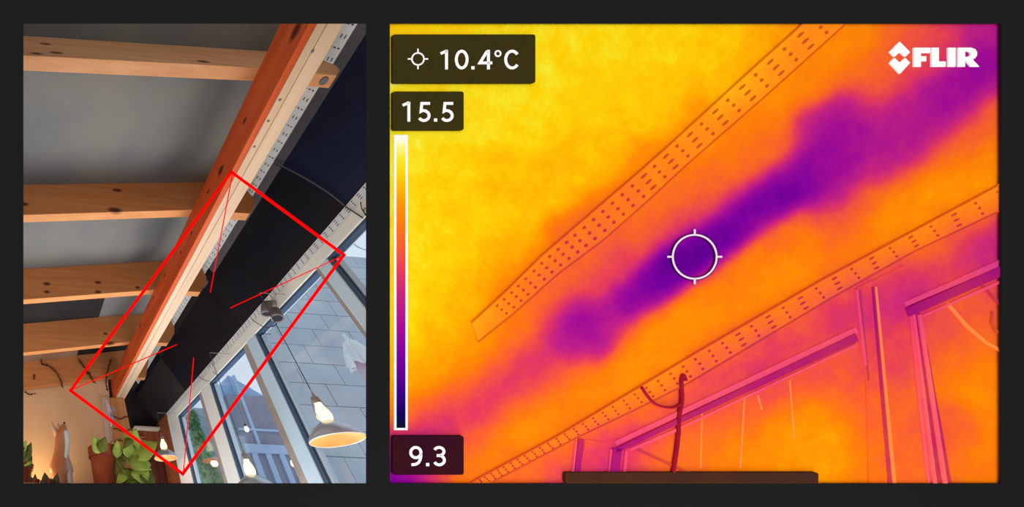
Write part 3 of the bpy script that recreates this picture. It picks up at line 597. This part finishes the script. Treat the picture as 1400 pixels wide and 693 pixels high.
# ---- spotlight on the window head
m_spot = mat('grey_spotlight', (128, 124, 122), (108, 104, 102), 20, rough=.4, metal=.3); m_spd = mat('spot_dark', (34, 38, 48))
sp0 = np.array(T((1.165, YW + .005, .955)))
t = thing('spotlight', tuple(sp0), 'grey double-headed spotlight fixed to the window head', 'spotlight')
build('mount', MB().lathe([(0, .02), (.02, .02), (.022, 0), (0, 0)], sp0, 16, axis=(0, 1, 0)), m_sock, t, smooth=True)
ax1 = Vector((.15, .15, -1)); 
spot_thing = t
for k, (off, ax, L_) in enumerate([((-.0, .04, .0), (.2, .25, -1), .06), ((-.028, .035, -.06), (-.1, .35, -1), .055)]):
    c = sp0 + np.array(off)
    hd = build('lamp_head', MB().lathe([(0, -.012), (.016, -.01), (.022, 0), (.026, L_ * .6), (.028, L_), (.023, L_), (.02, L_ * .8), (0, L_ * .78)], c, 22, axis=ax), m_spot, t, smooth=True)
    a = np.array(Vector(ax).normalized()); build('lens', MB().lathe([(0, 0), (.0235, .0005)], c + a * (L_ - .004), 20, axis=ax), m_spd, hd, label='dark lens')
build('arm', MB().tube([sp0 + np.array((0, .015, 0)), sp0 + np.array((0, .035, 0)), sp0 + np.array((-.02, .03, -.06))], .006, 8), m_spot, t, smooth=True)
# cables
def cable(label, pts, y=None, r=.0022, m_=None, plane=None):
    P = smooth_pts([np.array(T(plane(u, v) if plane else aty(u, v, y))) for u, v in pts], 8)
    return build('cable', MB().tube(P, r, 6), m_ or m_cord, loc=tuple(P[0]), smooth=True, label=label, cat='cable')
def lean(u, v, off=.012):
    d = ray(u, v); nrm = np.array([0, .899, -.438]); p0 = np.array([0, TOPY, TOPZ]) + nrm * off; return d * (p0.dot(nrm) / d.dot(nrm))
m_cab = mat('brown_grey_cable', (88, 84, 86))
cable('long grey cable crossing the dark board down to the window head', [(375, 222), (398, 233), (425, 248), (450, 264), (470, 280)], plane=lambda u, v: lean(u, v), r=.003, m_=m_cab)
cable('grey cable running over the white perforated strip at upper right', [(470, 281), (484, 290), (496, 298)], y=YW + .01, r=.0025, m_=m_cab)
cable('small looped wire on the window head at the right edge of the opening', [(493, 276), (495, 286), (501, 293), (506, 290), (502, 284), (497, 287), (500, 295)], y=YW + .012, r=.0018)
cable('curled thin wire under the spotlight', [(343, 435), (352, 442), (362, 447), (374, 446), (379, 441), (372, 446), (363, 450), (363, 456), (370, 457)], y=YW + .014, r=.0018)
cable('short curled wire on the window head near the middle window', [(268, 512), (276, 518), (285, 521), (293, 520), (297, 514), (291, 508)], y=YW + .012, r=.0018)
cable('thin wire hanging beside the far end of the window head', [(284, 503), (289, 496), (291, 500)], y=YW + .012, r=.0015)

# ---- shelf with plants and dog figure
m_shelf = wood('shelf_pine', (150, 100, 62), (128, 80, 46), 'y'); ZS = .385
build('shelf', MB().box((1.98, -.8, ZS - .025), (2.4, .3, ZS)), m_shelf, loc=T((2.2, -.25, ZS - .025)), label='wooden shelf under the plants and the dog figure', cat='shelf')
m_terra = mat('terracotta', (160, 82, 50), (138, 62, 36), 10, rough=.85, bump=.2); m_terr2 = mat('dark_terracotta', (128, 66, 44), (100, 48, 34), 8, rough=.85); m_soil = mat('soil', (52, 38, 28), rough=1)
def pot(name_parent, x, y, ztop, r, m_, zb=ZS):
    c = np.array(T((x, y, zb))); h = (ztop - zb) * S
    p_ = build('pot', MB().lathe([(0, 0), (r * .68, 0), (r * .9, h * .76), (r * 1.0, h * .76), (r * 1.04, h), (r * .93, h), (r * .88, h * .9), (0, h * .88)], c, 30), m_, name_parent, smooth=False)
    build('soil', MB().lathe([(0, h * .9), (r * .89, h * .9)], c, 24), m_soil, p_)
def leaf(mb, base, d, up, L_, w_, droop=.3):
    base = Vector(base); d = Vector(d).normalized(); s_ = d.cross(Vector(up)).normalized(); n = s_.cross(d).normalized(); k = len(mb.v)
    rows = [(0, .05), (.14, .72), (.32, 1), (.55, .82), (.8, .4), (1, .0)]
    for t_, w in rows:
        p = base + d * L_ * t_ - Vector((0, 0, 1)) * droop * L_ * t_ * t_
        mb.v += [tuple(p + s_ * w_ * w * .5 + n * w_ * .14 * w), tuple(p), tuple(p - s_ * w_ * w * .5 + n * w_ * .14 * w)]
    for i in range(5):
        a = k + i * 3; mb.f += [(a, a + 3, a + 4, a + 1), (a + 1, a + 4, a + 5, a + 2)]
m_leaf = mat('lime_leaf', (172, 192, 92), (138, 168, 66), 14, rough=.5, spec=.3); m_leafd = mat('olive_leaf', (118, 128, 58), (78, 92, 40), 18, rough=.6); m_stem = mat('stem', (150, 140, 84))
m_leafk = mat('dark_leaf', (62, 68, 48), (90, 78, 62), 22, rough=.5)
# pothos
t = thing('potted_plant', T((2.16, -.47, ZS)), 'terracotta pot with pale lime trailing leaves spilling to the right', 'potted plant')
pot(t, 2.16, -.47, .605, .094, m_terra)
LV = [((176, 618), (186, 584), 24, m_leaf), ((178, 628), (170, 596), 18, m_leaf), ((184, 628), (214, 602), 30, m_leaf), ((176, 632), (206, 640), 26, m_leaf), ((186, 640), (200, 664), 26, m_leaf), ((168, 640), (178, 668), 18, m_leaf), ((160, 626), (160, 600), 14, m_leaf),
      ((136, 620), (127, 595), 20, m_leaf), ((138, 618), (144, 596), 16, m_leafd), ((192, 646), (214, 668), 22, m_leafd), ((170, 620), (158, 646), 14, m_leafd), ((166, 650), (172, 672), 12, m_leafd), ((190, 640), (212, 652), 20, m_leafd), ((180, 600), (168, 612), 12, m_leafd), ((172, 648), (160, 668), 12, m_leaf), ((196, 626), (196, 650), 18, m_leaf), ((181, 655), (190, 675), 16, m_leaf)]
D0 = np.array(T((2.16, -.47, .6)))
for k, (a, b, w_, m_) in enumerate(LV):
    x = 2.10 - .012 * (k % 5); pa = np.array(T(atx(*a, x))); pb = np.array(T(atx(*b, x - .03))); pb[2] = max(pb[2], ZS * S + EYE + .02); mb = MB(); L_ = np.linalg.norm(pb - pa)
    leaf(mb, pa, pb - pa, (-.8, .1 * ((k % 3) - 1), .5), L_ * 1.03, w_ * .0038 * 1.25, .06)
    o = build('leaf', mb, m_, t, smooth=True, fix=False, label='darker olive leaf' if m_ is m_leafd else None); so = o.modifiers.new('thick', 'SOLIDIFY'); so.thickness = .0015
    build('stem', MB().tube(smooth_pts([D0, (D0 + pa) / 2 + np.array((0, 0, .03)), pa], 4), .0025, 5), m_stem, t, smooth=True)
# left plant
t = thing('potted_plant', T((2.15, -.01, ZS)), 'small terracotta potted plant cut off at the far left edge', 'potted plant')
pot(t, 2.15, -.015, .5, .062, m_terr2); D0 = np.array(T((2.15, -.015, .5)))
for k, (a, b, w_, m_) in enumerate([((34, 632), (43, 603), 16, m_leafd), ((33, 634), (44, 632), 12, m_leaf), ((32, 628), (26, 604), 14, m_leafd), ((38, 640), (44, 622), 10, m_leafd), ((30, 618), (36, 601), 12, m_leaf)]):
    pa = np.array(T(atx(*a, 2.1))); pb = np.array(T(atx(*b, 2.08))); mb = MB(); leaf(mb, pa, pb - pa, (-.8, .2, .5), np.linalg.norm(pb - pa), w_ * .0045, .05)
    o = build('leaf', mb, m_, t, smooth=True, fix=False); so = o.modifiers.new('thick', 'SOLIDIFY'); so.thickness = .0015
    build('stem', MB().tube([D0 - np.array((0, 0, .02)), pa], .0025, 5), m_stem, t, smooth=True)
# dark small plants before the dog
for (u, lab, lv) in ((48, 'low dark-leaved plant left of the dog figure', [((46, 668), (40, 648), 10), ((48, 668), (48, 646), 9), ((50, 668), (54, 655), 8)]), (68, 'dark rubbery leaves in front of the dog figure', [((64, 672), (61, 644), 16), ((74, 672), (79, 645), 14), ((68, 674), (70, 652), 12)])):
    p0 = atx(u, 664, 2.05); t = thing('leafy_plant', T((p0[0], p0[1], ZS)), lab, 'plant')
    build('pot', MB().lathe([(0, 0), (.018, 0), (.024, .03), (.02, .03), (0, .025)], T((p0[0], p0[1], ZS)), 18), m_terr2, t)
    for a, b, w_ in lv:
        pa = np.array(T(atx(*a, 2.05))); pb = np.array(T(atx(*b, 2.03))); mb = MB(); leaf(mb, pa, pb - pa, (-.8, .2, .5), np.linalg.norm(pb - pa), w_ * .0042, .05)
        o = build('leaf', mb, m_leafk, t, smooth=True, fix=False); so = o.modifiers.new('thick', 'SOLIDIFY'); so.thickness = .0015
        build('stem', MB().tube([np.array(T((p0[0], p0[1], ZS))) + np.array((0, 0, .024)), pa], .002, 5), m_leafk, t)

# ---- sitting dog figure with its muzzle raised
def skin(name, nodes, edges, m_, parent, root=0, levels=2):
    me = bpy.data.meshes.new(name); org = wloc(parent); me.from_pydata([tuple(Vector(p) - org) for p, r in nodes], edges, [])
    o = bpy.data.objects.new(name, me); C.objects.link(o); o.parent = parent; me.materials.append(m_)
    bm = bmesh.new(); bm.from_mesh(me); L_ = bm.verts.layers.skin.verify(); bm.verts.ensure_lookup_table()
    for i, (p, r) in enumerate(nodes):
        bm.verts[i][L_].radius = (r, r) if not hasattr(r, '__len__') else r
        bm.verts[i][L_].use_root = i == root
    bm.to_mesh(me); bm.free()
    sk = o.modifiers.new('skin', 'SKIN'); sk.use_smooth_shade = True; sb = o.modifiers.new('sub', 'SUBSURF'); sb.levels = sb.render_levels = levels
    return o
XD = 2.2
def dp(u, v, dx=0): q = atx(u, v, XD + dx); return T((q[0], q[1], max(q[2], ZS + .014)))
dogm, nt, b_ = base_mat('dog_paint', .5, .3)
tc = N(nt, 'ShaderNodeTexCoord'); nz = N(nt, 'ShaderNodeTexNoise'); nz.inputs['Scale'].default_value = 14; sx = N(nt, 'ShaderNodeSeparateXYZ'); L = nt.links.new
L(tc.outputs['Object'], nz.inputs['Vector']); L(tc.outputs['Object'], sx.inputs[0])
ad = N(nt, 'ShaderNodeMath', operation='MULTIPLY_ADD'); ad.inputs[1].default_value = .05; L(nz.outputs[0], ad.inputs[0]); L(sx.outputs['Y'], ad.inputs[2])
dcr = N(nt, 'ShaderNodeValToRGB'); e = dcr.color_ramp.elements; e[0].position = .0; e[0].color = lin((186, 200, 206)); e[1].position = 1; e[1].color = lin((176, 106, 62))
q = e.new(.42); q.color = lin((196, 190, 184)); q = e.new(.56); q.color = lin((176, 128, 98))
mr = N(nt, 'ShaderNodeMapRange'); mr.inputs[1].default_value = -.05; mr.inputs[2].default_value = .05; L(ad.outputs[0], mr.inputs[0]); L(mr.outputs[0], dcr.inputs[0]); L(dcr.outputs[0], b_.inputs['Base Color'])
t = thing('dog_figure', T((XD, atx(84, 660, XD)[1], ZS)), 'sitting brown and white dog figure with its muzzle raised to the ceiling', 'figurine')
nodes = [(dp(78, 666), (.075, .07)), (dp(81, 642, -.01), (.07, .07)), (dp(83, 626, -.02), (.054, .054)), (dp(83.5, 610, -.025), (.042, .044)), (dp(84, 598, -.03), (.046, .046)), (dp(86, 588, -.035), (.036, .034)), (dp(88, 579, -.04), (.017, .017)),
         (dp(93, 646, -.05), .03), (dp(96, 664, -.06), .021), (dp(97, 688, -.065), .02), (dp(84, 652, -.06), .028), (dp(86, 670, -.07), .02), (dp(87, 688, -.075), .02),
         (dp(70, 676, .02), .05), (dp(74, 688, -.04), .03)]
skin('body', nodes, [(0, 1), (1, 2), (2, 3), (3, 4), (4, 5), (5, 6), (1, 7), (7, 8), (8, 9), (1, 10), (10, 11), (11, 12), (0, 13), (13, 14)], dogm, t)
skin('muzzle', [(dp(89, 588, -.05), .022), (dp(92, 598, -.055), .022), (dp(92, 610, -.055), .017), (dp(90, 628, -.06), .014)], [(0, 1), (1, 2), (2, 3)], mat('white_paint', (196, 206, 208)), t, levels=2)
for (a, b) in (((78, 595), (70, 576)), ((83, 592), (79, 577))):
    pa, pb = np.array(dp(*a, -.02)), np.array(dp(*b, -.01)); build('ear', MB().tube([pa, (pa + pb) / 2, pb], [.02, .014, .001], 8), mat('ear_pink', (206, 168, 140)), t, smooth=True)
build('nose', MB().lathe([(0, -.007), (.006, -.004), (.008, 0), (.006, .004), (0, .007)], dp(88, 578, -.046), 12), mat('nose_black', (50, 50, 56)), t, smooth=True)
for a in ((86, 588), (90, 590)): build('eye', MB().lathe([(0, -.004), (.004, 0), (0, .004)], dp(*a, -.062), 10), bpy.data.materials['nose_black'], t, smooth=True)
build('collar', MB().lathe([(.038, -.004), (.042, 0), (.038, .004), (.034, 0)], dp(83.5, 612, -.024), 20, close=True), mat('collar_grey', (134, 128, 120)), t, smooth=True)

# ---- bird ornament on the post
t = thing('bird_ornament', T(atx(150, 562, 2.34)), 'white, pink and blue bird ornament hanging on the post', 'ornament')
m_bw_ = mat('bird_white', (214, 206, 212), (206, 160, 190), 40, rough=.5); m_bb = mat('bird_blue', (88, 122, 166), (150, 176, 206), 60)
skin('body', [(T(atx(145.5, 545, 2.35)), .008), (T(atx(147.5, 552, 2.345)), .015), (T(atx(150, 561, 2.34)), .017), (T(atx(152, 572, 2.345)), .012), (T(atx(152, 584, 2.35)), .006)], [(0, 1), (1, 2), (2, 3), (3, 4)], m_bw_, t, 2)
for a, b in (((151, 556), (156, 561)), ((152, 563), (154, 577))):
    pa, pb = np.array(T(atx(*a, 2.325))), np.array(T(atx(*b, 2.325))); mb = MB(); leaf(mb, pa, pb - pa, (-1, .1, .3), np.linalg.norm(pb - pa) * 1.2, .022, 0)
    o = build('wing', mb, m_bb, t, fix=False, label='blue wing'); so = o.modifiers.new('thick', 'SOLIDIFY'); so.thickness = .003
build('hook', MB().tube([T(atx(145.5, 545, 2.35)), T((2.36, atx(145.5, 545, 2.35)[1], 1.0)), T((2.392, -.603, 1.0 - .01))], .0015, 5), m_bolt, t)

# ================================================================ OUTSIDE THE WINDOWS
m_block = mat('pale_render_block', (182, 190, 198), (166, 174, 184), 1.2, rough=.9, bump=.3); m_joint = mat('block_joint', (146, 158, 174), rough=1)
XB = 4.2
ow = thing('block_wall', T((XB, -2.6, -.4)), 'neighbouring wall of large pale blue-grey blocks outside the window', 'wall')
ya, yb = -3.2, -8.0
bed = .0
build('mortar', MB().box((XB + .02, yb, -.9), (XB + .12, ya, 4.8)), m_joint, ow)
rh = .3; src = None
row = 0; z = -.9
while z < 4.7:
    y = ya - (0 if row % 2 else .3)
    cuts = [ya] + [ya - (.3 if row % 2 else .6) - .6 * k for k in range(9)]; cuts = [c for c in cuts if c > yb] + [yb]
    for c0, c1 in zip(cuts[:-1], cuts[1:]):
        build('block', MB().box((XB + random.uniform(0, .006), c1 + .004, z + .004), (XB + .03, c0 - .004, z + rh - .004)), m_block, ow)
    z += rh; row += 1
# neighbouring glazed porch seen through the middle window
m_pf = mat('porch_frame', (170, 192, 220), (160, 184, 214), 3); m_pd = mat('porch_dark_glass', (140, 146, 162), (126, 130, 148), 3, rough=.5); m_roof = mat('porch_roof', (146, 176, 214), (150, 184, 222), 2)
XP = 4.0
po = thing('glazed_porch', T((XP, -1.8, -.2)), 'pale blue framed glazed porch of a neighbouring house beyond the middle window', 'porch')
def pq(u, v, x=XP): return atx(u, v, x)
q1 = pq(318, 545); q2 = pq(372, 536); q3 = pq(395, 612); zt = (q1[2] + q2[2]) / 2
yL, yR = pq(312, 545)[1], pq(384, 560)[1]; zm = (pq(315, 592)[2] + pq(378, 583)[2]) / 2; zl = pq(360, 612)[2]
build('body', MB().box((XP + .01, yR, -.2), (XP + .5, yL, zt)), m_pd, po, label='dim glass')
build('rail', MB().box((XP - .01, yR, zm - .012), (XP + .01, yL, zm + .012)), m_pf, po)
build('rail', MB().box((XP - .02, yR, zl - .06), (XP + .01, yL, zl + .03)), m_pf, po)
ym = pq(340, 570)[1]; ye = pq(385, 590)[1]
build('glazing_bar', MB().box((XP - .012, ym - .018, zl), (XP + .01, ym + .018, zt + .25)), m_pf, po)
build('glazing_bar', MB().box((XP - .012, yR - .02, -.2), (XP + .01, yR + .03, zt)), m_pf, po)
for k in range(4):
    yk = yL + (yR - yL) * (k + .5) / 4; build('lower_post', MB().box((XP - .015, yk - .03, -.2), (XP + .01, yk + .03, zl - .05)), m_pf, po)
build('gable', MB().prism([T((XP + .1, yL + .1, zt)), T((XP + .1, yR, zt)), T((XP + .1, ym, zt + .3))], (.3, 0, 0)), m_roof, po, label='blue gable')
# cypress
m_cyp = mat('cypress_green', (152, 196, 150), (112, 160, 116), 9, rough=.9); m_cypl = mat('cypress_leaf', (146, 192, 142), (96, 142, 104), 6, rough=.9)
XC = 4.4; ca = atx(258, 566, XC); cb = atx(292, 661, XC)
t = thing('cypress_tree', T((XC, cb[1], -.6)), 'narrow pale green conical tree outside the farthest window', 'tree')
c = np.array(T((XC, (ca[1] + cb[1]) / 2, -.6))); H = (ca[2] + .6) * S
build('trunk', MB().tube([c + np.array((0, 0, -.3)), c + np.array((0, 0, H * .9))], [.05, .01], 8), m_twig, t)
mb = MB()
for i in range(5200):
    h = random.random() ** .8; a = random.uniform(0, 2 * math.pi); rr = .34 * (1 - h) * random.uniform(.7, 1.05) + .01
    p = c + np.array((math.cos(a) * rr, math.sin(a) * rr, .0 + h * H)); d1 = np.random.normal(size=3) * .03; d2 = np.array((0, 0, .07)) + np.random.normal(size=3) * .02
    mb.add([p - d1, p + d1, p + d2], [(0, 1, 2)])
build('foliage', mb, m_cypl, t, kind='stuff', fix=False)
build('inner_crown', MB().lathe([(.3, 0), (.24, H * .25), (.14, H * .6), (.03, H * .96), (0, H * .98)], c, 14), m_cyp, t, smooth=True)
# closed parasol outside the right window
m_cloth = mat('white_cloth', (240, 244, 242), (226, 232, 236), 20, rough=.9); m_pole = mat('pinkish_pole', (196, 176, 184), (184, 166, 176), 10)
yp = -2.0; a0 = aty(471, 459, yp); x0, z0 = a0[0], a0[2]
t = thing('closed_parasol', T((x0, yp, -.4)), 'closed white parasol with a frilled hem outside the right-hand window', 'parasol')
c = np.array(T((x0, yp, z0)))
n = 36; mb = MB(); hs = [(0, .006), (-.02, .014), (-.035, .012), (-.05, .03), (-.12, .055), (-.2, .075), (-.225, .085)]
for h, r in hs:
    for j in range(n):
        a = 2 * math.pi * j / n; f = 1 + (.28 * math.sin(a * 7) if h < -.04 else 0); zz = h + (.012 * math.sin(a * 7 + 1) if h < -.2 else 0); mb.v.append(tuple(c + np.array((math.cos(a) * r * f, math.sin(a) * r * f, zz))))
for i in range(len(hs) - 1):
    for j in range(n): mb.f.append((i * n + j, i * n + (j + 1) % n, (i + 1) * n + (j + 1) % n, (i + 1) * n + j))
build('canopy', mb, m_cloth, t, smooth=True)
build('finial', MB().lathe([(0, .022), (.01, .014), (.012, .004), (.006, -.004), (0, -.004)], c, 14), m_cloth, t, smooth=True)
build('folded_cover', MB().lathe([(.045, -.2), (.05, -.26), (.044, -.5), (.036, -.8), (0, -.8)], c, 20), m_pole, t, smooth=True, label='pinkish folded lower cloth')
build('pole', MB().tube([c + np.array((0, 0, -.78)), np.array(T((x0, yp, -.6)))], .018, 10), m_pole, t)
# lights seen outside
m_glow = emit('warm_glow', (255, 226, 170), 5)
for (u, v, lab) in ((337, 586, 'bare warm bulb glowing outside the middle window'), (401, 633, 'bare warm bulb glowing outside beside the window post')):
    p = aty(u, v, -1.21); t = thing('outdoor_bulb', T(p), lab, 'light bulb'); c = np.array(T(p))
    build('bulb', MB().lathe([(0, -.018), (.009, -.013), (.013, -.004), (.01, .007), (.006, .013), (0, .014)], c, 16), m_glow, t, smooth=True)
    build('cap', MB().lathe([(.006, .012), (.007, .014), (.006, .025), (0, .026)], c, 12), m_cord, t, smooth=True)
    tp_ = np.array(T((p[0], p[1], .95))); build('cord', MB().tube([c + np.array((0, 0, .024)), tp_, np.array(T((p[0], YW - .045, .95)))], .001, 5), m_cord, t)
cable('white curved line strung outside at the right edge', [(474, 322), (480, 330), (490, 338), (503, 343)], y=-1.35, r=.003, m_=m_cloth)
build('house_wall', MB().box((5.0, -2.92, -.9), (5.1, -1.2, 2.0)), mat('pale_house_wall', (186, 200, 214), (174, 190, 206), 2), loc=T((5.0, -1.6, -.9)), label='plain pale house wall behind the conical tree', cat='wall')
